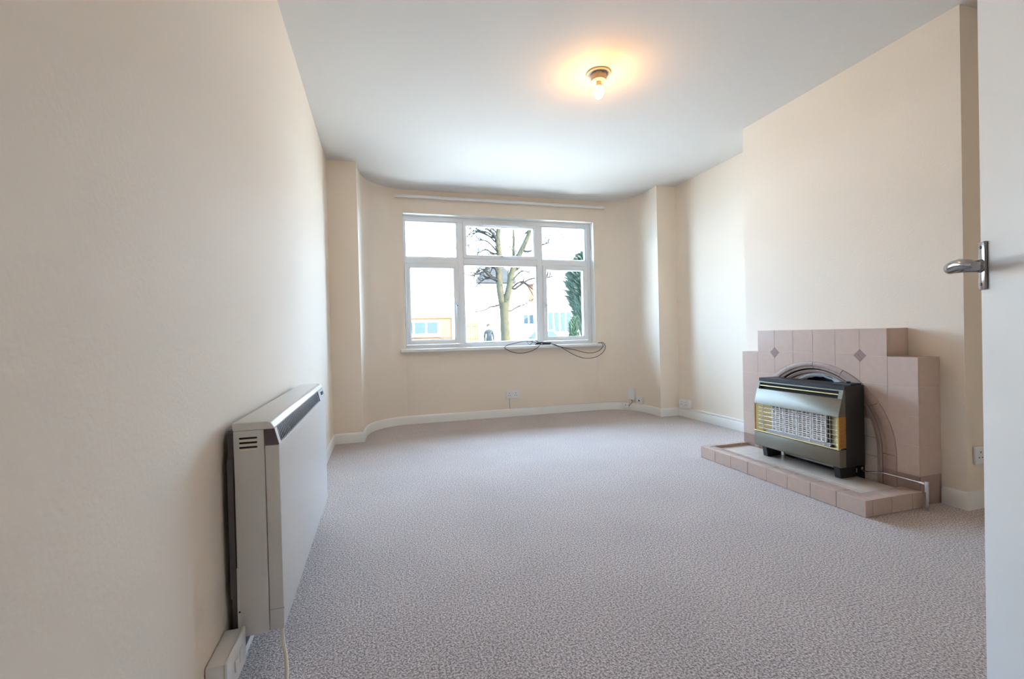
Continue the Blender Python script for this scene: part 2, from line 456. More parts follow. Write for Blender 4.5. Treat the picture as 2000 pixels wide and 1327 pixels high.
# ------------------------------------------------------------------ storage heater on the left wall
hx0, hx1, hy0, hy1, hz0, hz1 = XL + .028, -.264, 1.33, 2.37, .117, .662
sh = thing('storage_heater', 'white night storage heater with dark top grille on the left wall', 'heater', (-.33, 1.85, 0))
gz = .612          # bottom of sloped grille
obj('end_panel', box(hx0, -.300, hy0, hy0 + .03, hz0, .655, .003), 'heater', sh, smooth=40)
obj('end_panel', box(hx0, -.300, hy1 - .03, hy1, hz0, .655, .003), 'heater', sh, smooth=40)
obj('body', box(hx0 + .002, -.302, hy0 + .029, hy1 - .029, hz0 + .002, .655), 'heater', sh)
fp = obj('front_panel', box(-.2985, hx1, hy0 + .001, hy1 - .001, hz0 + .004, gz, .003), 'heater', sh, smooth=40)
obj('panel_seam', box(-.2985, hx1 + .0004, hy0 + .0004, hy0 + .004, .176, .1775), 'panel_grey', fp)
lid = bmesh.new()
prism(lid, [(hx0 - .001, .655), (-.2745, .655), (-.2745, .660), (-.283, .672), (-.292, .676), (hx0 - .001, .676)], 'y', hy0 - .001, hy1 + .001)
bmesh.ops.recalc_face_normals(lid, faces=lid.faces)
bmesh.ops.bevel(lid, geom=[e for e in lid.edges], offset=.0035, segments=2, profile=.5, affect='EDGES', clamp_overlap=True)
obj('lid', lid, 'heater_top', sh, smooth=50)
def slope_prism(x_off, ya, yb, inset=0.0):
    # wedge under the lid: sloped face from (hx1, gz) up to (-.2745,.655)
    return prism_bm([(-.2985, gz + .0005 + inset), (hx1 - x_off - .0005, gz + .0005 + inset), (-.2750 - x_off, .655 - inset), (-.2985, .655 - inset)], 'y', ya, yb)
obj('end_cap', slope_prism(0, hy0 + .001, hy0 + .006), 'heater_dark', sh, label='dark plastic corner cap')
obj('grille_surround', slope_prism(0, hy0 + .006, hy0 + .030), 'heater', sh)
gr = obj('grille', slope_prism(.004, hy0 + .030, 2.20), 'grille', sh, label='dark air outlet grille')
for k in range(46):
    y = hy0 + .045 + k * (2.19 - hy0 - .045) / 46
    obj('grille_bar', slope_prism(.0022, y, y + .005, .003), 'heater_dark', gr)
cp = obj('control_panel', slope_prism(0, 2.20, hy1 - .006), 'panel_grey', sh, label='grey control panel with a recessed knob')
bm = bmesh.new(); bm_box(bm, -.003, .003, -.030, .030, -.0065, .0065, rot=Matrix.Rotation(math.radians(-14), 3, 'Y'), at=(-.2700, 2.30, .637))
obj('control_slot', bm, 'black', cp)
obj('end_cap', slope_prism(0, hy1 - .006, hy1 - .001), 'heater_dark', sh)
for k, z in enumerate((.635, .623, .611)):
    obj('vent_slot', box(-.358, -.316, hy0 - .0008, hy0 + .002, z - .0024, z + .0024, .0007, 1), 'black', sh)
    obj('vent_lip', box(-.356, -.318, hy0 - .0016, hy0 + .002, z - .0078, z - .0030, .0008, 1), 'plastic_cream', sh)
bm = bmesh.new()
prism(bm, [(1.334, .585), (1.326, .585), (1.326, .222), (1.338, .222), (1.338, .085), (1.36, .055), (2.30, .055), (2.30, .64), (1.345, .655), (1.338, .648), (1.338, .600)], 'x', XL + .0135, hx0 - .0015)
obj('rear_bracket', bm, 'zinc', sh, label='dark metal wall bracket behind the casing')
obj('rear_flange', box(hx0 - .0012, hx0 + .006, hy0 - .0005, hy0 + .012, hz0 + .004, .30, .001, 1), 'heater', sh)
for z in (.135, .185):
    bm = bmesh.new(); tube(bm, [(hx0 + .004, hy0 + .001, z), (hx0 + .004, hy0 - .0018, z)], .0022, 8); obj('screw', bm, 'black', sh)
bm = bmesh.new()
tube(bm, spline([(-.272, 1.340, .125), (-.268, 1.330, .085), (-.258, 1.310, .050), (-.252, 1.275, .022), (-.256, 1.235, .008), (-.285, 1.18, .006), (-.335, 1.16, .014), (-.352, 1.185, .04), (-.353, 1.20, .06)], 6), .0048, 10)
obj('supply_flex', bm, 'plastic_cream', sh, smooth=60, label='cream supply flex looping to the floor')

# fused spur on the left baseboard
sp = thing('fused_spur', 'white surface spur box low on the left wall', 'electric spur', (XL + .01, 1.25, .05))
obj('back_box', box(XL + .0005, XL + .040, 1.175, 1.318, .066, .152, .005), 'plastic', sp, smooth=40)
fpn = obj('face_plate', box(XL + .0395, XL + .047, 1.173, 1.320, .064, .154, .003), 'plastic', sp, smooth=40)
obj('switch', box(XL + .0465, XL + .051, 1.225, 1.243, .096, .122, .002), 'plastic', fpn)
obj('fuse_holder', box(XL + .0465, XL + .049, 1.264, 1.290, .094, .124, .001), 'plastic', fpn)

# ------------------------------------------------------------------ tiled fireplace
fpz = thing('tiled_fireplace', 'stepped beige tiled fireplace with rose arch and raised hearth', 'fireplace', (2.45, 2.14, 0))
SX = 2.515; YA, YZ = 1.583, 2.702; TW = (YZ - YA) / 8; TR_ = .146
SH, ST = .730, .876
tt = .008; jt = .0010; tg = .0012
YAi, YZi = YA + TW, YZ - TW
# core
AC, AZ = 2.142, .222          # arch centre
RO = (.460, .461); RI = (.388, .418)
def arch(rx, rz, n=48, z_lo=0.0):
    pts = [(AC - rx, z_lo)]
    for k in range(n + 1):
        a = math.pi - math.pi * k / n
        pts.append((AC + rx * math.cos(a), AZ + rz * math.sin(a)))
    pts.append((AC + rx, z_lo))
    return pts
core_poly = [(YA + tg, 0), (YA + tg, SH - tg), (YAi + tg, SH - tg), (YAi + tg, ST - tg), (YZi - tg, ST - tg), (YZi - tg, SH - tg), (YZ - tg, SH - tg), (YZ - tg, 0)]
inner = arch(RO[0] - .012, RO[1] - .012)
bm = bmesh.new()
prism(bm, core_poly + inner[::-1], 'x', SX + .0012, XC - .0005)
sur = obj('surround', bm, 'grout', fpz)
def in_arch(y, z, rx, rz):
    if z < AZ: return abs(y - AC) < rx
    return ((y - AC) / rx) ** 2 + ((z - AZ) / rz) ** 2 < 1
def add_tile(poly, x0, x1, m, parent, bev=.0008):
    bm = bmesh.new(); prism(bm, poly, 'x', x1, x0)
    bmesh.ops.recalc_face_normals(bm, faces=bm.faces)
    if bev:
        fe = [e for e in bm.edges if all(abs(v.co.x - x0) < 1e-6 for v in e.verts)]
        bmesh.ops.bevel(bm, geom=fe, offset=bev, segments=1, profile=.5, affect='EDGES', clamp_overlap=True)
    return obj('tile', bm, m, parent)
arch_o = arch(RO[0] + .001, RO[1] + .001, 64)
def cut_tile(y0, y1, z0, z1, m, parent):
    N = 24; per = []
    cs = [(y0, z0), (y1, z0), (y1, z1), (y0, z1)]
    for i in range(4):
        a, b = cs[i], cs[(i + 1) % 4]
        for k in range(N): per.append((a[0] + (b[0] - a[0]) * k / N, a[1] + (b[1] - a[1]) * k / N))
    out = [not in_arch(p[0], p[1], *RO) for p in per]
    if not any(out): return
    if all(out):
        add_tile(cs, SX, SX + tt, m, parent); return
    n = len(per)
    # start of the outside run
    st = next(i for i in range(n) if out[i] and not out[i - 1])
    run = []
    i = st
    while out[i % n] and len(run) < n:
        run.append(per[i % n]); i += 1
    # close along the arch
    def near(p): return min(range(len(arch_o)), key=lambda k: (arch_o[k][0] - p[0]) ** 2 + (arch_o[k][1] - p[1]) ** 2)
    ia, ib = near(run[-1]), near(run[0])
    seq = arch_o[ia:ib + 1] if ia <= ib else arch_o[ib:ia + 1][::-1]
    seq = [p for p in seq if y0 - .001 <= p[0] <= y1 + .001 and z0 - .001 <= p[1] <= z1 + .001]
    # drop redundant straight points of the run, keep corners and ends
    keep = [p for k, p in enumerate(run) if k in (0, len(run) - 1) or p in cs]
    poly = keep + seq
    if len(poly) < 3: return
    clean = [poly[0]]
    for p in poly[1:]:
        if (p[0] - clean[-1][0]) ** 2 + (p[1] - clean[-1][1]) ** 2 > 4e-6: clean.append(p)
    add_tile(clean, SX, SX + tt, m, parent, bev=0)
for c in range(8):
    ya, yb = YA + c * TW, YA + (c + 1) * TW
    for r in range(6):
        if r == 5 and c in (0, 7): continue
        za, zb = r * TR_, (r + 1) * TR_
        cut_tile(ya + (jt if c else 0), yb - (jt if c < 7 else 0), za + jt, zb - (jt if (r < 4 or (r == 4 and 0 < c < 7)) else 0), 'tile_rose' if r == 0 else 'tile', sur)
# side return tiles (near side) and caps
def side_tile(x0, x1, y0, y1, z0, z1, m): return obj('tile', box(x0, x1, y0, y1, z0, z1, .0012, 1), m, sur)
for r in range(5):
    side_tile(SX + tt + .0005, XC - .001, YA, YA + tt, r * TR_ + jt, (r + 1) * TR_ - jt * .3, 'tile_rose' if r == 0 else 'tile')
    side_tile(SX + tt + .0005, XC - .001, YZ - tt, YZ, r * TR_ + jt, (r + 1) * TR_ - jt * .3, 'tile_rose' if r == 0 else 'tile')
side_tile(SX + tt + .0005, XC - .001, YAi, YAi + tt, SH + .001, ST, 'tile')
side_tile(SX + tt + .0005, XC - .001, YZi - tt, YZi, SH + .001, ST, 'tile')
for c in range(8):
    ya, yb = YA + c * TW + jt, YA + (c + 1) * TW - jt
    z = SH if c in (0, 7) else ST
    if c == 0: ya = YA + tt
    if c == 7: yb = YZ - tt
    if c == 1: ya = YAi + tt
    if c == 6: yb = YZi - tt
    side_tile(SX + tt + .0005, XC - .001, ya, yb, z - tt, z - .0004, 'tile')
# arch band: ring sectors, proud moulding
def sector(bm, ra, rb, prof, a0, a1, n):
    """sweep profile [(t, x)] with t 0..1 between inner ra and outer rb along the arch angle range"""
    rings = []
    for k in range(n + 1):
        a = a0 + (a1 - a0) * k / n
        ring_ = []
        for t, x in prof:
            rx = ra[0] + (rb[0] - ra[0]) * t; rz = ra[1] + (rb[1] - ra[1]) * t
            ring_.append(bm.verts.new((x, AC + rx * math.cos(a), AZ + rz * math.sin(a))))
        rings.append(ring_)
    m = len(prof)
    for p, q in zip(rings, rings[1:]):
        for j in range(m): bm.faces.new((p[j], p[(j + 1) % m], q[(j + 1) % m], q[j]))
    bm.faces.new(rings[0]); bm.faces.new(rings[-1][::-1])
X0 = SX - .004
band_prof = [(0, SX + .020), (0, SX + .006), (.04, SX + .001), (.30, SX - .001), (.36, SX - .0045), (.42, X0 - .002), (.85, X0 - .002), (.96, X0 + .001), (1, SX + .004), (1, SX + .020)]
edges = [0.0, .60, 1.15, 1.571, 1.99, 2.54, math.pi]
for a0, a1 in zip(edges, edges[1:]):
    bm = bmesh.new(); sector(bm, RI, RO, band_prof, a0 + .003, a1 - .003, 10)
    obj('arch_tile', bm, 'tile_band', sur, smooth=35)
def leg_band(sgn, z0, z1, m):
    poly = []
    for t, x in band_prof:
        r = RI[0] + (RO[0] - RI[0]) * t; poly.append((x, AC + sgn * r))
    bm = bmesh.new(); prism(bm, poly, 'z', z0, z1); obj('arch_tile', bm, m, sur, smooth=35)
for s in (-1, 1):
    leg_band(s, .0, .1455, 'tile_rose'); leg_band(s, .1465, AZ - .001, 'tile_band')
# inner moulding ring and inset panel with the flue opening
RM = (.352, .392)
in_prof = [(0, SX + .030), (0, SX + .018), (.1, SX + .010), (.45, SX + .007), (.55, SX + .012), (.65, SX + .007), (.9, SX + .010), (1, SX + .018), (1, SX + .030)]
bm = bmesh.new(); sector(bm, RM, (RI[0] - .005, RI[1] - .005), in_prof, 0, math.pi, 48)
mo = obj('inner_moulding', bm, 'tile_band', sur, smooth=35)
for s in (-1, 1):
    poly = [(x, AC + s * (RM[0] + (RI[0] - .005 - RM[0]) * t)) for t, x in in_prof]
    bm = bmesh.new(); prism(bm, poly, 'z', .0, AZ); obj('inner_moulding', bm, 'tile_band', sur, smooth=35)
# inset cream tiles either side of the flue opening
PX = SX + .020
RF = (.262, .300); FC, FZ = 2.122, .312
ip = arch(RM[0] - .001, RM[1] - .001, 40)
fl = [(FC - RF[0], 0)] + [(FC + RF[0] * math.cos(math.pi - math.pi * k / 32), FZ + RF[1] * math.sin(math.pi - math.pi * k / 32)) for k in range(33)] + [(FC + RF[0], 0)]
# left half / right half rows
zs = [0, .09, .19, .29, .39]
for s in (-1, 1):
    for z0, z1 in zip(zs, zs[1:]):
        def xo(z, arch_c, rx, zc, rz):
            return rx if z < zc else rx * math.sqrt(max(0, 1 - ((z - zc) / rz) ** 2))
        P = []
        for k in range(7):
            z = z0 + .001 + (z1 - z0 - .002) * k / 6; P.append((AC + s * xo(z, AC, RM[0] - .001, AZ, RM[1] - .001), z))
        for k in range(7):
            z = z1 - .001 - (z1 - z0 - .002) * k / 6; P.append((FC + s * xo(z, FC, RF[0], FZ, RF[1]), z))
        bm = bmesh.new(); prism(bm, P, 'x', PX, PX + .015)
        obj('tile', bm, 'tile_cream', sur)
# crown between .39 and arch top
zc_ = .3895
yo_ = (RM[0] - .001) * math.sqrt(1 - ((zc_ - AZ) / (RM[1] - .001)) ** 2); yi_ = RF[0] * math.sqrt(1 - ((zc_ - FZ) / RF[1]) ** 2)
P = [(AC - yo_, zc_)] + [p for p in ip if p[1] >= .392] + [(AC + yo_, zc_)]; Q = [(FC - yi_, zc_)] + [p for p in fl if p[1] >= .392] + [(FC + yi_, zc_)]
bm = bmesh.new(); prism(bm, P + Q[::-1], 'x', PX, PX + .015); obj('crown_panel', bm, 'tile_band', sur)
# foil edging of the flue opening and the black void
bm = bmesh.new(); rings = []
for k in range(41):
    a = math.pi * k / 40; w = .020 + .003 * math.sin(k * 2.3)
    rings.append([bm.verts.new((x, FC + (RF[0] - d) * math.cos(a), FZ + (RF[1] - d) * math.sin(a))) for d, x in ((-.002, PX - .0015), (w, PX + .004), (w + .002, PX + .010), (-.002, PX + .012))])
for p, q in zip(rings, rings[1:]):
    for j in range(4): bm.faces.new((p[j], p[(j + 1) % 4], q[(j + 1) % 4], q[j]))
obj('foil_edge', bm, 'foil', sur, smooth=60, label='silver foil strip round the flue opening')
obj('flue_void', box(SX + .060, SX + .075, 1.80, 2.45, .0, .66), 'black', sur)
# diamonds
for yc in (YA + 2 * TW, YA + 6 * TW):
    zc = 5 * TR_; d = .034; g = .0022
    a, b, c_, e = (yc, zc + d), (yc - d, zc), (yc, zc - d), (yc + d, zc)
    # split by a line running parallel to edge b->a (towards upper near side)
    def mid(p, q, t): return (p[0] + (q[0] - p[0]) * t, p[1] + (q[1] - p[1]) * t)
    for q4 in ([b, a, mid(a, e, .46), mid(b, c_, .46)], [mid(b, c_, .54), mid(a, e, .54), e, c_]):
        bm = bmesh.new(); prism(bm, q4, 'x', SX - .0012, SX + .004); obj('diamond_tile', bm, 'diamond', sur)

# hearth
HX, HZ = 2.137, .080
hearth = obj('hearth', prism_bm([(HX + .010, YA), (SX - .007, YA), (SX - .007, YZ - .016), (HX + .010, YZ - .016)], 'z', 0, .050), 'grout', fpz)
HA, HB = 1.567, 2.696
ys = [HB - .141 * k for k in range(9)]; ys[-1] = HA
def htile(x0, x1, y0, y1, z0, z1, m='tile', bev=.0022): return obj('tile', box(x0, x1, y0, y1, z0, z1, bev, 2), m, hearth)
for a, b in zip(ys, ys[1:]):
    htile(HX, HX + .045, b + (.0008 if b > HA else 0), a - .0008, .001, HZ)                       # front bullnose tiles
    htile(HX + .0455, HX + .092, b + .0008 if b > HA else HA + .045, min(a, HB) - .0008, .04, HZ - .003, 'tile_band', .0015)   # border strip
xs = [HX + .0455, 2.302, 2.440, SX - .007]
for x0, x1 in zip(xs, xs[1:]):
    htile(x0 + .0008, x1 - .0008, HA, HA + .0445, .001, HZ)                                    # near end tiles
    htile(max(x0, HX + .0925) + .0008, x1 - .0008, HA + .0455, HA + .092, .04, HZ - .003, 'tile_band', .0015)
    htile(x0 + .0008, x1 - .0008, HB - .036, HB, .001, HZ)                                     # far end kerb
cx = [HX + .0925, 2.31, SX - .008]; cyv = [HA + .0925 + k * (HB - .037 - HA - .0925) / 5 for k in range(6)]
for x0, x1 in zip(cx, cx[1:]):
    for q0, q1 in zip(cyv, cyv[1:]):
        htile(x0 + .0004, x1 - .0004, q0 + .0004, q1 - .0004, .045, .062, 'tile_cream', .001)

# ------------------------------------------------------------------ gas fire
gf = thing('gas_fire', 'black and bronze gas fire with brass grille on the hearth', 'gas fire', (2.43, 2.12, .062))
GA, GB = 1.834, 2.405
case = obj('casing', box(2.372, 2.505, GA, GB, .137, .572, .004), 'blackcase', gf, smooth=40)
# recess for the radiants is formed by the front pieces standing proud of the casing
def hoodx(z): return 2.360 - (.550 - z) * (.040 / .139)
def hood_piece(za, zb, ya, yb, depth, name, m, parent=gf):
    return obj(name, prism_bm([(hoodx(za), za), (hoodx(zb), zb), (2.3715, zb), (2.3715, za)], 'y', ya, yb, .001), m, parent, smooth=40)
obj('top_lip', prism_bm([(hoodx(.543), .543), (hoodx(.550), .550), (2.3715, .550), (2.3715, .543)], 'y', GA + .003, GB - .003), 'bronze', gf)
obj('top_edge', prism_bm([(2.3655, .5505), (2.3655, .568), (2.370, .5715), (2.3715, .5715), (2.3715, .5505)], 'y', GA + .001, GB - .001), 'blackcase', gf)
hood = hood_piece(.409, .503, GA + .002, GB - .002, .03, 'hood', 'bronze')
hood['label'] = 'sloping bronze-grey canopy'
for ya, yb in ((GA + .002, GA + .026), (GB - .016, GB - .002)):
    obj('hood_cheek', prism_bm([(hoodx(.503), .503), (hoodx(.543), .543), (2.3715, .543), (2.3715, .503)], 'y', ya, yb), 'bronze', gf)
obj('air_slot', box(2.366, 2.3718, GA + .026, GB - .016, .503, .543), 'black', gf)
bm = bmesh.new(); tube(bm, [(hoodx(.524) + .006, GA + .026, .524), (hoodx(.524) + .006, GB - .016, .524)], .0038, 10)
obj('brass_bar', bm, 'brass', gf, smooth=60)
obj('lower_panel', prism_bm([(2.334, .137), (2.322, .150), (2.322, .228), (2.330, .232), (2.3715, .232), (2.3715, .137)], 'y', GA + .001, GB - .001, .0015), 'bronze', gf, smooth=40)
obj('brass_trim', box(2.318, 2.335, GA + .002, GB - .002, .2325, .239, .001), 'brass', gf)
obj('brass_cheek', box(2.322, 2.3715, GA + .001, GA + .010, .2395, .4085, .001), 'brass_side', gf)
obj('brass_cheek', box(2.322, 2.3715, GB - .010, GB - .001, .2395, .4085, .001), 'brass_side', gf)
# reflectors
RY0, RY1 = 1.924, 2.292
obj('reflector', prism_bm([(2.326, GA + .011), (2.3705, RY0 - .004), (2.3715, RY0 - .004), (2.3715, GA + .011)], 'z', .2395, .4085), 'brass', gf, label='polished brass reflector')
obj('reflector', prism_bm([(2.326, GB - .011), (2.3705, RY1 + .004), (2.3715, RY1 + .004), (2.3715, GB - .011)], 'z', .2395, .4085), 'brass', gf)
obj('burner_tray', prism_bm([(2.330, .2395), (2.345, .2515), (2.3715, .2515), (2.3715, .2395)], 'y', RY0 - .03, RY1 + .03), 'panel_grey', gf)
rw = (RY1 - RY0) / 4
def radiant_mesh():
    bm = bmesh.new(); w = rw - .004
    for k in range(4):
        y = k * (w - .0085) / 3; bm_box(bm, 0, .014, y, y + .0085, 0, .154)
    for k in range(13):
        z = k * (.154 - .0064) / 12; bm_box(bm, .001, .013, 0, w, z, z + .0064)
    return mesh_of('radiant', bm, 'radiant')
rme = radiant_mesh()
for k in range(4):
    y = RY0 + k * rw + .002
    obj('radiant_back', box(2.3675, 2.3718, y, y + rw - .004, .252, .408), 'radiant_back', gf)
    inst('radiant', rme, gf, (2.346, y, .2535))
# wire guard
for k, z in enumerate((.256, .282, .308, .334, .360, .386)):
    bm = bmesh.new(); tube(bm, spline([(2.352, GA + .016, z), (2.338, GA + .020, z), (2.334, GA + .034, z), (2.334, GB - .034, z), (2.338, GB - .020, z), (2.352, GB - .016, z)], 3), .0016, 6)
    obj('guard_wire', bm, 'steel_wire', gf, smooth=60)
for y in (GA + .060, RY0 + .004, RY0 + rw, RY0 + 2 * rw, RY0 + 3 * rw, GB - .060):
    bm = bmesh.new(); tube(bm, spline([(2.328, y, .241), (2.3315, y, .250), (2.3318, y, .30), (2.3318, y, .405)], 3), .0015, 6)
    obj('guard_wire', bm, 'steel_wire', gf, smooth=60)
for ya, yb in ((1.880, 1.916), (2.368, 2.402)):
    obj('foot', prism_bm([(2.388, .0625), (2.500, .0625), (2.500, .137), (2.376, .137)], 'y', ya, yb, .002), 'blackcase', gf)
cv = obj('control_cover', prism_bm([(2.42, .572), (2.425, .580), (2.498, .580), (2.503, .572)], 'y', GA + .012, GA + .11, .001), 'blackcase', gf)
bm = bmesh.new(); lathe(bm, [(0, .588), (.011, .588), (.013, .580), (.013, .5795)], 2.46, GA + .055, 20); obj('control_knob', bm, 'blackcase', cv, smooth=40)
obj('flue_spigot_plate', box(2.500, SX + .018, 1.90, 2.34, .075, .145, .001), 'foil', gf)
bm = bmesh.new(); tube(bm, [(2.492, 1.842, .120), (2.492, 1.872, .120)], .009, 6); obj('gas_elbow', bm, 'chrome', gf, smooth=30)

# gas pipe
gp = thing('gas_pipe', 'chrome gas pipe rising from the carpet beside the hearth', 'pipe', (2.489, 1.537, 0))
bm = bmesh.new(); tube(bm, [(2.489, 1.537, 0), (2.489, 1.537, .134)], .0078, 14); obj('riser', bm, 'chrome', gp, smooth=40)
bm = bmesh.new(); tube(bm, [(2.489, 1.537, .130), (2.489, 1.537, .139)], [.0092, .0085], 14); obj('elbow_cap', bm, 'chrome', gp, smooth=40)
bm = bmesh.new(); tube(bm, [(2.489, 1.543, .126), (2.489, 1.568, .1265)], .0062, 12); obj('compression_nut', bm, 'chrome', gp, smooth=20)
bm = bmesh.new(); tube(bm, spline([(2.489, 1.560, .1262), (2.488, 1.64, .127), (2.486, 1.71, .127), (2.486, 1.735, .126), (2.488, 1.775, .118), (2.491, 1.815, .108), (2.492, 1.850, .112)], 6), .0040, 12); obj('supply_pipe', bm, 'chrome', gp, smooth=60)

# ------------------------------------------------------------------ ceiling lamp
lx, ly = 1.261, 2.411
cl = thing('ceiling_lamp', 'bare glowing bulb in a batten holder on the ceiling', 'lamp', (lx, ly, H))
bm = bmesh.new(); lathe(bm, [(0, 2.4), (.072, 2.4), (.073, 2.397), (.069, 2.392), (.045, 2.390), (0, 2.390)], lx, ly, 40); obj('ceiling_plate', bm, 'rose_shade', cl, smooth=40)
bm = bmesh.new(); lathe(bm, [(0, 2.391), (.043, 2.391), (.045, 2.388), (.045, 2.357), (.042, 2.352), (.020, 2.349), (0, 2.349)], lx, ly, 36); hb = obj('lampholder_body', bm, 'holder', cl, smooth=40)
for a in (.6, .6 + math.pi):
    bm = bmesh.new(); lathe(bm, [(0, 2.346), (.004, 2.346), (.005, 2.349), (.005, 2.353)], lx + .030 * math.cos(a), ly + .030 * math.sin(a), 12); obj('screw', bm, 'brass', hb, smooth=40)
bm = bmesh.new(); lathe(bm, [(0, 2.356), (.015, 2.356), (.015, 2.334), (.018, 2.330), (.018, 2.322), (0, 2.322)], lx, ly, 28); obj('lampholder_neck', bm, 'holder', cl, smooth=40)
prof = [(0, 2.324), (.013, 2.324)]
for k in range(13):
    a = math.pi * k / 12
    if a < .45: continue
    prof.append((.0275 * math.sin(a) * (1.0 if a > 1.57 else 1.0), 2.288 + .036 * math.cos(a)))
prof[-1] = (0, 2.252)
bm = bmesh.new(); lathe(bm, prof, lx, ly, 28); obj('bulb', bm, 'bulb', cl, smooth=80, label='glowing warm white bulb')

# ------------------------------------------------------------------ sockets, boxes, cables
def socket(name, label, origin, u, n, w=.146, h=.086, gang=2, depth=.010):
    """plate centred at origin on a wall: u along wall, n out of the wall"""
    o = Vector(origin); u = Vector(u); n = Vector(n); up = Vector((0, 0, 1))
    t = thing(name, label, 'socket', o, group=None)
    R_ = Matrix((u, n, up)).transposed()
    def lb(a0, a1, b0, b1, c0, c1, bev):
        bm = box(a0, a1, b0, b1, c0, c1, bev)
        for v in bm.verts: v.co = o + R_ @ v.co
        return bm
    if depth > .012: obj('back_box', lb(-w / 2 + .001, w / 2 - .001, 0.0004, depth - .0095, -h / 2 + .001, h / 2 - .001, .003), 'plastic', t, smooth=40)
    p = obj('face_plate', lb(-w / 2, w / 2, max(depth - .010, .0004), depth, -h / 2, h / 2, .003), 'plastic', t, smooth=40)
    cs = (-.036, .036) if gang == 2 else (0,)
    for c in cs:
        s = 1 if c >= 0 else -1
        obj('switch', lb(c - s * .030 - .005 + (.012 if gang == 2 else 0) * 0, c - s * .030 + .005, depth - .001, depth + .003, .008, .030, .0012), 'plastic', p)
        for dx, dz, ww, hh in ((0, .016, .0025, .0045), (-.011, -.010, .004, .0022), (.011, -.010, .004, .0022)):
            obj('pin_hole', lb(c + dx - ww, c + dx + ww, depth - .002, depth + .0003, dz - hh, dz + hh, 0), 'black', p)
    return t
socket('wall_socket', 'white double socket on the wall below the window', (1.369, YW, .240), (1, 0, 0), (0, -1, 0))
socket('wall_socket', 'white double socket in a surface box in the alcove by the bay', (XR, 3.995, .143), (0, 1, 0), (-1, 0, 0), depth=.042)
socket('wall_socket', 'white double socket on the near side of the chimney breast', (2.790, YC0, .255), (1, 0, 0), (0, -1, 0), depth=.012)

def wall_frame(px, py):
    # nearest point and inward normal on the right-hand bay curve
    best = min(range(1, len(bayR) - 1), key=lambda k: (bayR[k][0] - px) ** 2 + (bayR[k][1] - py) ** 2)
    a, b = Vector((*bayR[best - 1], 0)), Vector((*bayR[best + 1], 0))
    d = (b - a).normalized(); n = Vector((d.y, -d.x, 0))
    return Vector((*bayR[best], 0)), d, n
def wbox(parent, name, px, py, w, z0, z1, d0, d1, m, bev=.003):
    o, d, n = wall_frame(px, py); R_ = Matrix((d, n, Vector((0, 0, 1)))).transposed()
    bm = box(-w / 2, w / 2, d0, d1, z0, z1, bev)
    for v in bm.verts: v.co = o + R_ @ v.co
    return obj(name, bm, m, parent, smooth=40)
t = thing('phone_box', 'tall white telephone box on the curved bay wall', 'junction box', (2.70, 4.58, .13))
wbox(t, 'cover', 2.73, 4.58, .075, .128, .250, .002, .035, 'plastic'); wbox(t, 'base', 2.73, 4.58, .070, .131, .247, -.004, .004, 'plastic_cream'); wbox(t, 'cover_lip', 2.73, 4.58, .0765, .126, .140, .003, .037, 'plastic')
t = thing('phone_socket', 'square white telephone socket beside the tall box in the bay', 'socket', (2.75, 4.50, .09))
wbox(t, 'face_plate', 2.775, 4.485, .086, .088, .174, .022, .032, 'plastic'); wbox(t, 'back_box', 2.775, 4.485, .082, .090, .172, -.004, .024, 'plastic'); wbox(t, 'port', 2.775, 4.485, .018, .118, .132, .031, .0325, 'black', 0)
t = thing('cable_connector', 'small white cable connector on the bay baseboard', 'junction box', (2.66, 4.62, .03))
wbox(t, 'cover', 2.69, 4.64, .075, .030, .088, .012, .034, 'plastic'); wbox(t, 'screw_cap', 2.69, 4.64, .012, .053, .065, .033, .036, 'panel_grey', .001)

def cable(name, label, pts, r, m, cat='cable', n=6, group=None):
    bm = bmesh.new(); tube(bm, spline(pts, n), r, 8)
    o = obj(name, bm, m, smooth=60); tag(o, label, cat, group); return o
# cable along the bay baseboard top
def along(path, k0, k1, off, z):
    out = []
    for i in range(k0, k1):
        a, b = Vector((*path[max(i - 1, 0)], 0)), Vector((*path[min(i + 1, len(path) - 1)], 0))
        d = (b - a).normalized(); n_ = Vector((d.y, -d.x, 0))
        out.append(Vector((*path[i], z)) + n_ * off)
    return out
pts = [(1.335, YW - .008, .090), (1.6, YW - .008, .088), (1.95, YW - .008, .089), (2.3, YW - .008, .088)] + [tuple(p) for p in along(bayR, 3, 16, .008, .088)][::3] + [(2.645, 4.655, .070), (2.662, 4.640, .060)]
cable('baseboard_cable', 'thin white cable lying on top of the bay baseboard', pts, .0032, 'cable_white', n=4)
cable('socket_cable', 'thin grey cable dropping from the bay socket to the baseboard', [(1.336, YW - .005, .198), (1.335, YW - .004, .15), (1.336, YW - .004, .10), (1.335, YW - .009, .088)], .003, 'panel_grey', n=4)
cable('phone_cable', 'dark cable drooping between the telephone box and connector', [(2.703, 4.560, .127), (2.71, 4.55, .105), (2.700, 4.555, .085), (2.690, 4.58, .060), (2.682, 4.605, .062)], .0028, 'cable_dark')
tr = tag(obj('cable_trunking', box(XR - .016, XR - .0005, YC1 + .002, YP - .014, .0855, .1000, .002), 'gloss'), 'slim white cable trunking along the alcove baseboard', 'cable trunking')

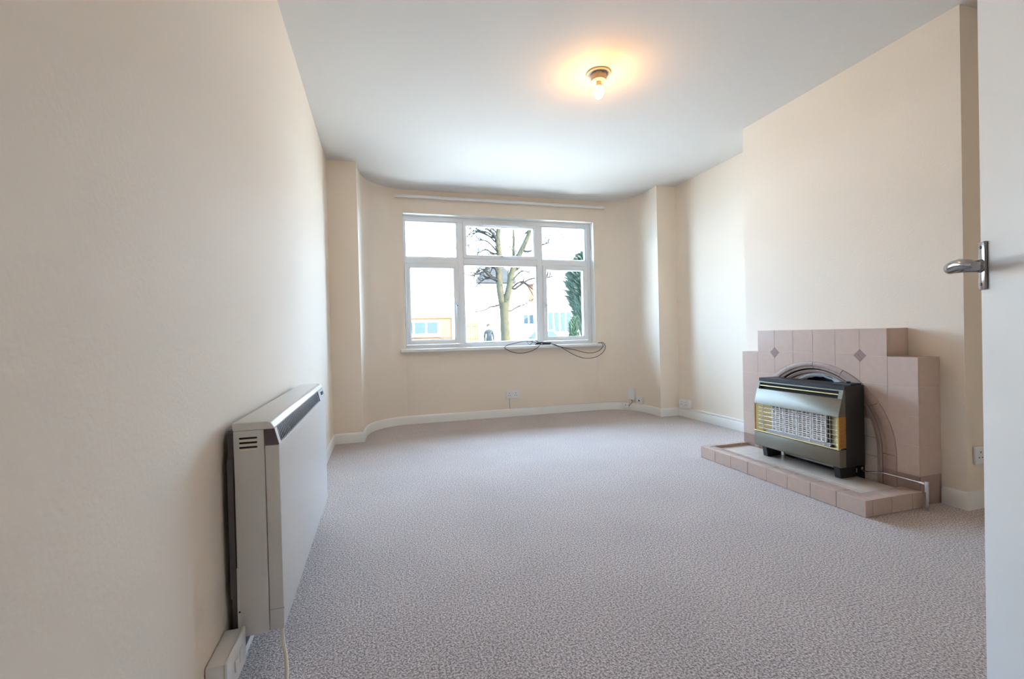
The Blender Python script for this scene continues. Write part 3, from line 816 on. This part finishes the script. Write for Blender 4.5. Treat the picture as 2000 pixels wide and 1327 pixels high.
# dark aerial leads bundled on the sill
al = thing('aerial_lead', 'tangled dark aerial leads hanging over the window sill', 'cable', (1.70, YW - .04, .768))
def lead(pts, r=.0035, m='cable_dark'):
    bm = bmesh.new(); tube(bm, spline(pts, 6), r, 8); return obj('lead', bm, m, al, smooth=60)
lead([(1.72, 4.735, .778), (1.66, 4.735, .792), (1.58, 4.725, .812), (1.50, 4.715, .815), (1.40, 4.700, .800), (1.31, 4.685, .783), (1.275, 4.675, .765), (1.275, 4.670, .745), (1.35, 4.672, .707), (1.44, 4.674, .690), (1.55, 4.674, .704), (1.64, 4.680, .742), (1.68, 4.705, .774), (1.73, 4.730, .775)])
lead([(1.74, 4.735, .776), (1.79, 4.715, .782), (1.85, 4.690, .770), (1.93, 4.676, .730), (2.06, 4.674, .655), (2.18, 4.676, .612), (2.30, 4.678, .610), (2.39, 4.680, .640), (2.450, 4.684, .695), (2.462, 4.695, .745), (2.450, 4.720, .774), (2.43, 4.745, .773)])
lead([(1.73, 4.730, .780), (1.80, 4.705, .781), (1.88, 4.682, .752), (1.97, 4.677, .728), (2.08, 4.674, .705), (2.19, 4.674, .675), (2.28, 4.676, .665), (2.37, 4.678, .685), (2.43, 4.684, .735), (2.425, 4.71, .772), (2.40, 4.745, .773)])
lead([(1.70, 4.735, .776), (1.66, 4.74, .80), (1.625, 4.745, .840), (1.575, 4.745, .850), (1.545, 4.74, .82), (1.56, 4.735, .785), (1.60, 4.73, .774), (1.655, 4.73, .800), (1.69, 4.735, .785)], .0028, 'panel_grey')
lead([(1.70, 4.73, .778), (1.64, 4.735, .826), (1.605, 4.74, .832), (1.60, 4.735, .80), (1.57, 4.725, .775)], .003)
bm = bmesh.new()
for k in range(6):
    z = .778 + .007 * (k % 3); y = 4.722 + .010 * (k // 3)
    tube(bm, spline([(1.63 + .01 * k, y, z), (1.69, y + .003, z + .006), (1.745, y, z + .002), (1.79 + .006 * k, y - .004, z - .001)], 4), .0052, 7)
obj('bundle', bm, 'cable_dark', al, smooth=60)
bm = bmesh.new(); tube(bm, [(1.700, 4.732, .7835), (1.712, 4.732, .7835)], .0145, 14); obj('cable_tie', bm, 'plastic', al, smooth=40)

# ------------------------------------------------------------------ outdoors
GZ = -.30
tag(obj('ground', box(-30, 45, YO + .01, 22.5, GZ - .2, GZ), 'ground'), 'pale paved front garden outside the window', 'ground', kind='structure')
tag(obj('road', box(-30, 45, 22.5, 60, GZ - .2, GZ - .02), 'road'), 'street beyond the front garden', 'road', kind='structure')

# bare forked tree
tree = thing('bare_tree', 'bare forked tree standing in the front garden', 'tree', (3.55, 13, GZ))
bm = bmesh.new(); tube(bm, spline([(3.60, 13, GZ - .1), (3.58, 13, .3), (3.555, 13, 1.1), (3.545, 13, 1.6), (3.54, 13, 1.85)], 4), [.22, .19, .17, .155, .150, .145, .14, .138, .136, .134, .132, .132, .134, .136, .138, .140, .145], 14); obj('trunk', bm, 'bark', tree, smooth=60)
def branch(pts, r0, r1, m='bark', twigs=0, seg=10, name='branch', parent=None):
    P = spline(pts, 6); bm = bmesh.new()
    if m == 'twig': r0, r1 = r0 * 1.2, r1 * 1.6
    tube(bm, P, r0, seg, r1)
    for k in range(twigs):
        i = int(len(P) * (.25 + .7 * random.random())); i = min(i, len(P) - 2)
        d = (P[i + 1] - P[i]).normalized(); v = Vector((random.uniform(-1, 1), random.uniform(-1, 1), random.uniform(-.2, 1))).normalized()
        v = (d * .5 + v * .8).normalized(); l = random.uniform(.3, .8); q = [P[i]]
        for s in range(3):
            v = (v + Vector((random.uniform(-.4, .4), random.uniform(-.4, .4), random.uniform(-.1, .35)))).normalized(); q.append(q[-1] + v * l / 3)
        tube(bm, q, max(.015, r1 * .5), 5, .008)
        for s in (1, 2):
            w = (v + Vector((random.uniform(-1, 1), random.uniform(-1, 1), random.uniform(-.3, .8)))).normalized()
            tube(bm, [q[s], q[s] + w * l * .25, q[s] + w * l * .45 + Vector((0, 0, .05))], .009, 4, .005)
    return obj(name, bm, m, parent or tree, smooth=60)
branch([(3.53, 13, 1.62), (3.48, 13.02, 1.95), (3.435, 13.05, 2.33), (3.42, 13.05, 2.78), (3.445, 13.02, 3.23), (3.40, 13, 3.70), (3.46, 13, 4.3), (3.50, 13, 5.2), (3.40, 13.1, 6.2)], .115, .05, twigs=9)
branch([(3.56, 13, 1.60), (3.63, 12.98, 1.98), (3.71, 12.95, 2.33), (3.81, 12.95, 2.78), (4.015, 12.9, 3.25), (4.25, 12.9, 3.70), (4.37, 12.85, 4.10), (4.45, 12.8, 5.0), (4.6, 12.8, 6.0)], .112, .045, twigs=9)
branch([(3.81, 12.95, 2.75), (3.86, 13.0, 3.1), (3.90, 13.05, 3.6), (3.92, 13.1, 4.2), (3.95, 13.2, 5.2)], .05, .025, twigs=5)
branch([(3.42, 13.05, 3.55), (3.32, 12.95, 3.75), (3.19, 12.9, 3.90), (2.98, 12.8, 4.0), (2.75, 12.7, 4.15)], .045, .012, 'twig', twigs=6)
branch([(3.43, 13.05, 2.55), (3.30, 12.95, 2.85), (3.11, 12.85, 2.93), (2.95, 12.8, 2.75), (2.72, 12.7, 2.66), (2.48, 12.6, 2.58)], .035, .010, 'twig', twigs=8)
branch([(3.44, 13.02, 2.35), (3.30, 13.1, 2.60), (3.10, 13.2, 2.60), (2.92, 13.2, 2.50), (2.70, 13.2, 2.30)], .025, .008, 'twig', twigs=5)
branch([(3.50, 12.98, 1.72), (3.40, 12.95, 1.78), (3.26, 12.9, 1.74), (3.10, 12.9, 1.72), (2.92, 12.85, 1.63), (2.57, 12.8, 1.55)], .030, .008, 'twig', twigs=3)
branch([(3.58, 12.98, 1.62), (3.72, 12.95, 1.60), (3.87, 12.95, 1.68), (4.08, 12.9, 1.76), (4.3, 12.9, 1.78)], .022, .007, 'twig', twigs=3)
branch([(3.72, 12.95, 2.32), (3.85, 12.9, 2.25), (3.97, 12.85, 2.33), (4.28, 12.8, 2.52), (4.60, 12.8, 2.57), (5.0, 12.7, 2.60)], .032, .010, 'twig', twigs=6)
branch([(4.10, 12.9, 3.4), (4.3, 12.8, 3.35), (4.6, 12.7, 3.5), (4.9, 12.6, 3.6)], .03, .010, 'twig', twigs=5)
for q in range(16):
    zz = random.uniform(2.1, 4.4); sgn = random.choice((-1, -1, 1)); x0 = 3.43 if sgn < 0 else 3.66 + (zz - 2.0) * .30
    L0 = random.uniform(.6, 1.5); yy = random.uniform(-.4, .4)
    branch([(x0, 13.0, zz), (x0 + sgn * L0 * .35, 13 + yy * .4, zz + random.uniform(.1, .35)), (x0 + sgn * L0 * .7, 13 + yy * .8, zz + random.uniform(.0, .4)), (x0 + sgn * L0, 13 + yy, zz + random.uniform(-.25, .45))], .020, .0075, 'twig', twigs=4, seg=6)
branch([(3.42, 13.05, 3.30), (3.25, 13.1, 3.32), (3.05, 13.1, 3.42), (2.8, 13.1, 3.30)], .028, .010, 'twig', twigs=4)

def sprigs(bm, c, rx, rz, n, l):
    for k in range(n):
        a = random.uniform(0, 2 * math.pi); h = random.random()
        rr = rx * (1 - h) ** .75 * random.uniform(.80, 1.06) + .03
        p = Vector((c[0] + rr * math.cos(a), c[1] + rr * math.sin(a), c[2] + h * rz))
        d = Vector((math.cos(a) * .6, math.sin(a) * .6, random.uniform(.4, 1.2))).normalized()
        s = d.cross(Vector((0, 0, 1))).normalized(); u = s.cross(d)
        w = l * random.uniform(.16, .26); L_ = l * random.uniform(.6, 1.2)
        b = [bm.verts.new(p - d * L_ * .3 + s * w), bm.verts.new(p - d * L_ * .3 - s * w * .5 + u * w * .8), bm.verts.new(p - d * L_ * .3 - s * w * .5 - u * w * .8), bm.verts.new(p + d * L_ * .7)]
        for f in ((0, 1, 3), (1, 2, 3), (2, 0, 3), (0, 2, 1)): bm.faces.new([b[i] for i in f])
def conifer(name, label, c, rx, rz, n, l, m, cat, spindle=False):
    t = thing(name, label, cat, c)
    bm = bmesh.new(); lathe(bm, [(0, c[2] + .05), (rx * .86, c[2] + .08), (rx * .80, c[2] + rz * .22), (rx * .58, c[2] + rz * .5), (rx * .3, c[2] + rz * .78), (0, c[2] + rz * .97)], c[0], c[1], 18)
    for v in bm.verts: v.co += Vector((random.uniform(-1, 1), random.uniform(-1, 1), 0)) * rx * .08
    sprigs(bm, (c[0], c[1], c[2] + .05), rx, rz * .98, n, l)
    if spindle:      # narrow at the foot, widest two thirds up
        for v in bm.verts:
            h = min(max((v.co.z - c[2]) / rz, 0), 1); k = .10 + 4.0 * h * h - 1.6 * h ** 6
            v.co.x = c[0] + (v.co.x - c[0]) * k; v.co.y = c[1] + (v.co.y - c[1]) * k
    obj('foliage', bm, m, t)
    bm = bmesh.new(); tube(bm, [(c[0], c[1], c[2] - .05), (c[0], c[1], c[2] + .3)], rx * .10, 8); obj('stem', bm, 'bark', t)
conifer('conifer', 'tall dark conifer outside the right-hand lights', (8.62, 18, GZ), .95, 4.62, 2600, .30, 'conifer', 'tree', True)
conifer('evergreen_shrub', 'pointed evergreen shrub nearest the window on the right', (5.76, 13, GZ), .30, 1.66, 500, .16, 'shrub', 'shrub')
conifer('evergreen_shrub', 'broad evergreen shrub under the tall conifer', (6.05, 12.0, GZ), .33, 1.36, 500, .16, 'shrub', 'shrub')

# houses over the road
def house_window(parent, x0, x1, z0, z1, y, nx=2):
    w = obj('window', box(x0, x1, y - .05, y + .02, z0, z1, .01, 1), 'upvc', parent)
    g = .09; pw = (x1 - x0 - g) / nx
    for k in range(nx):
        obj('pane', box(x0 + g + k * pw, x0 + k * pw + pw, y - .062, y - .045, z0 + g, z1 - g), 'extglass', w)
    obj('window_sill', box(x0 - .06, x1 + .06, y - .12, y, z0 - .09, z0 - .005), 'render', w)
hA = thing('house', 'white house with orange brick lower wall at the left across the road', 'house', (-.5, 26, GZ))
obj('upper_wall', box(-6, 3.66, 24.0, 31, 1.93, 3.65), 'render', hA)
obj('brick_wall', box(-6, 3.68, 23.98, 31, GZ, 1.86), 'brick', hA)
obj('band_course', box(-6, 3.72, 23.92, 24.1, 1.86, 1.93), 'timber', hA)
obj('roof', prism_bm([(23.6, 3.60), (27.5, 6.2), (31.4, 3.60), (31.4, 3.5), (23.6, 3.5)], 'x', -6.2, 3.9), 'tileroof', hA)
bm = bmesh.new(); tube(bm, [(3.70, 23.95, GZ), (3.70, 23.95, 3.5)], .05, 8); obj('downpipe', bm, 'panel_grey', hA)
house_window(hA, 1.0, 2.99, .98, 1.75, 23.98, 3)
hB = thing('house', 'pale rendered house with slate roof straight across the road', 'house', (10.5, 33, GZ))
obj('wall', box(5.4, 17.5, 30, 37, GZ, 4.55), 'render', hB)
obj('roof', prism_bm([(29.6, 4.50), (33.5, 7.0), (37.4, 4.50), (37.4, 4.4), (29.6, 4.4)], 'x', 5.2, 17.7), 'tileroof', hB)
obj('gable_wall', prism_bm([(6.2, 4.4), (8.9, 4.4), (8.9, 4.6), (7.7, 5.9), (7.4, 5.9), (6.2, 4.6)], 'y', 29.5, 31), 'slate', hB)
obj('brick_quoin', box(9.95, 10.3, 29.97, 30.02, 3.2, 4.4), 'brick', hB)
house_window(hB, 9.45, 10.35, 1.55, 2.35, 30, 2)
bayb = obj('bay_window', box(10.8, 13.2, 28.9, 30, GZ, .95), 'render', hB)
obj('bay_roof', box(10.7, 13.3, 28.8, 30, 2.45, 2.62), 'tileroof', hB)
house_window(hB, 10.85, 13.15, .95, 2.45, 28.95, 5)
# timber fence panels
for k, (xa, xb) in enumerate(((4.16, 4.50), (4.53, 4.87))):
    f = thing('fence_panel', ('timber fence panel next to the brick house' if k == 0 else 'timber fence panel nearest the standing person'), 'fence', ((xa + xb) / 2, 23, GZ), group='fence panels')
    for j in range(3):
        w = (xb - xa) / 3; obj('board', box(xa + j * w + .004, xa + (j + 1) * w - .004, 22.98, 23.0, GZ, 1.62), 'timber', f)
    for z in (.1, .75, 1.4): obj('rail', box(xa, xb, 22.93, 22.98, z, z + .07), 'timber', f)
# person
pe = thing('person', 'person in a dark grey jacket standing by the fence', 'person', (5.19, 22.0, GZ))
def skin_body():
    V = [((0, 0, .93), .15), ((0, 0, 1.12), .15), ((0, .02, 1.32), .17), ((0, .02, 1.43), .12), ((0, 0, 1.50), .055), ((0, -.01, 1.56), .07), ((0, -.02, 1.64), .095), ((0, -.01, 1.72), .075),
         ((.17, .02, 1.40), .075), ((.23, .03, 1.14), .058), ((.22, -.06, .92), .042), ((.21, -.09, .84), .036),
         ((-.17, .02, 1.40), .075), ((-.23, .03, 1.14), .058), ((-.22, -.06, .92), .042), ((-.21, -.09, .84), .036),
         ((.09, 0, .84), .10), ((.10, -.01, .48), .068), ((.10, .02, .09), .048), ((.11, -.12, .04), .04),
         ((-.09, 0, .84), .10), ((-.10, -.01, .48), .068), ((-.10, .02, .09), .048), ((-.11, -.12, .04), .04)]
    Ed = [(0, 1), (1, 2), (2, 3), (3, 4), (4, 5), (5, 6), (6, 7), (3, 8), (8, 9), (9, 10), (10, 11), (3, 12), (12, 13), (13, 14), (14, 15), (0, 16), (16, 17), (17, 18), (18, 19), (0, 20), (20, 21), (21, 22), (22, 23)]
    me = bpy.data.meshes.new('body_cage'); me.from_pydata([v for v, _ in V], Ed, [])
    o = bpy.data.objects.new('body_cage', me); C.objects.link(o)
    md = o.modifiers.new('skin', 'SKIN'); o.modifiers.new('sub', 'SUBSURF').levels = 1
    sv = me.skin_vertices[0].data
    for k, (_, r) in enumerate(V): sv[k].radius = (r, r * (.75 if k in (0, 1, 2, 3) else 1)); sv[k].use_root = (k == 0)
    dg = bpy.context.evaluated_depsgraph_get(); m2 = bpy.data.meshes.new_from_object(o.evaluated_get(dg))
    bpy.data.objects.remove(o); bpy.data.meshes.remove(me)
    m2.materials.clear()
    for x in ('jacket', 'trousers', 'skin'): m2.materials.append(M[x])
    for p in m2.polygons:
        z = p.center.z; x = abs(p.center.x)
        p.material_index = 2 if (z > 1.50 or (z < .90 and x > .17)) else (1 if z < .90 else 0)
        p.use_smooth = True
    return m2
pb = inst('body', skin_body(), pe, (5.19, 22.0, GZ))
bm = bmesh.new(); bmesh.ops.create_uvsphere(bm, u_segments=14, v_segments=8, radius=.115, matrix=Matrix.Translation((5.19, 22.02, GZ + 1.69)))
obj('hair', bm, 'hair', pe, smooth=180)
# parked car behind the tree
car = thing('parked_car', 'silver car parked across the road beside the tree', 'car', (8.0, 24.5, GZ - .02))
cz = GZ - .02
bm = bmesh.new(); prism(bm, [(6.6, cz + .25), (6.55, cz + .7), (6.75, cz + .85), (7.5, cz + .95), (8.0, cz + 1.42), (9.3, cz + 1.45), (9.9, cz + .98), (10.4, cz + .92), (10.5, cz + .6), (10.45, cz + .25)], 'y', 23.6, 25.3)
bmesh.ops.recalc_face_normals(bm, faces=bm.faces); bmesh.ops.bevel(bm, geom=list(bm.edges), offset=.06, segments=2, profile=.5, affect='EDGES', clamp_overlap=True)
obj('body', bm, 'carpaint', car, smooth=40)
obj('side_window', prism_bm([(7.72, cz + .98), (8.08, cz + 1.34), (8.6, cz + 1.37), (8.6, cz + .98)], 'y', 23.585, 23.61), 'extglass', car)
obj('side_window', prism_bm([(8.66, cz + .98), (8.66, cz + 1.37), (9.22, cz + 1.37), (9.6, cz + .98)], 'y', 23.585, 23.61), 'extglass', car)
for x in (7.25, 9.75):
    for y in (23.68, 25.22):
        bm = bmesh.new(); tube(bm, [(x, y - .1, cz + .31), (x, y + .1, cz + .31)], .31, 20); w = obj('wheel', bm, 'tyre', car, smooth=40)
        bm = bmesh.new(); tube(bm, [(x, y - .115, cz + .31), (x, y + .115, cz + .31)], .18, 16); obj('hubcap', bm, 'carpaint', w, smooth=40)
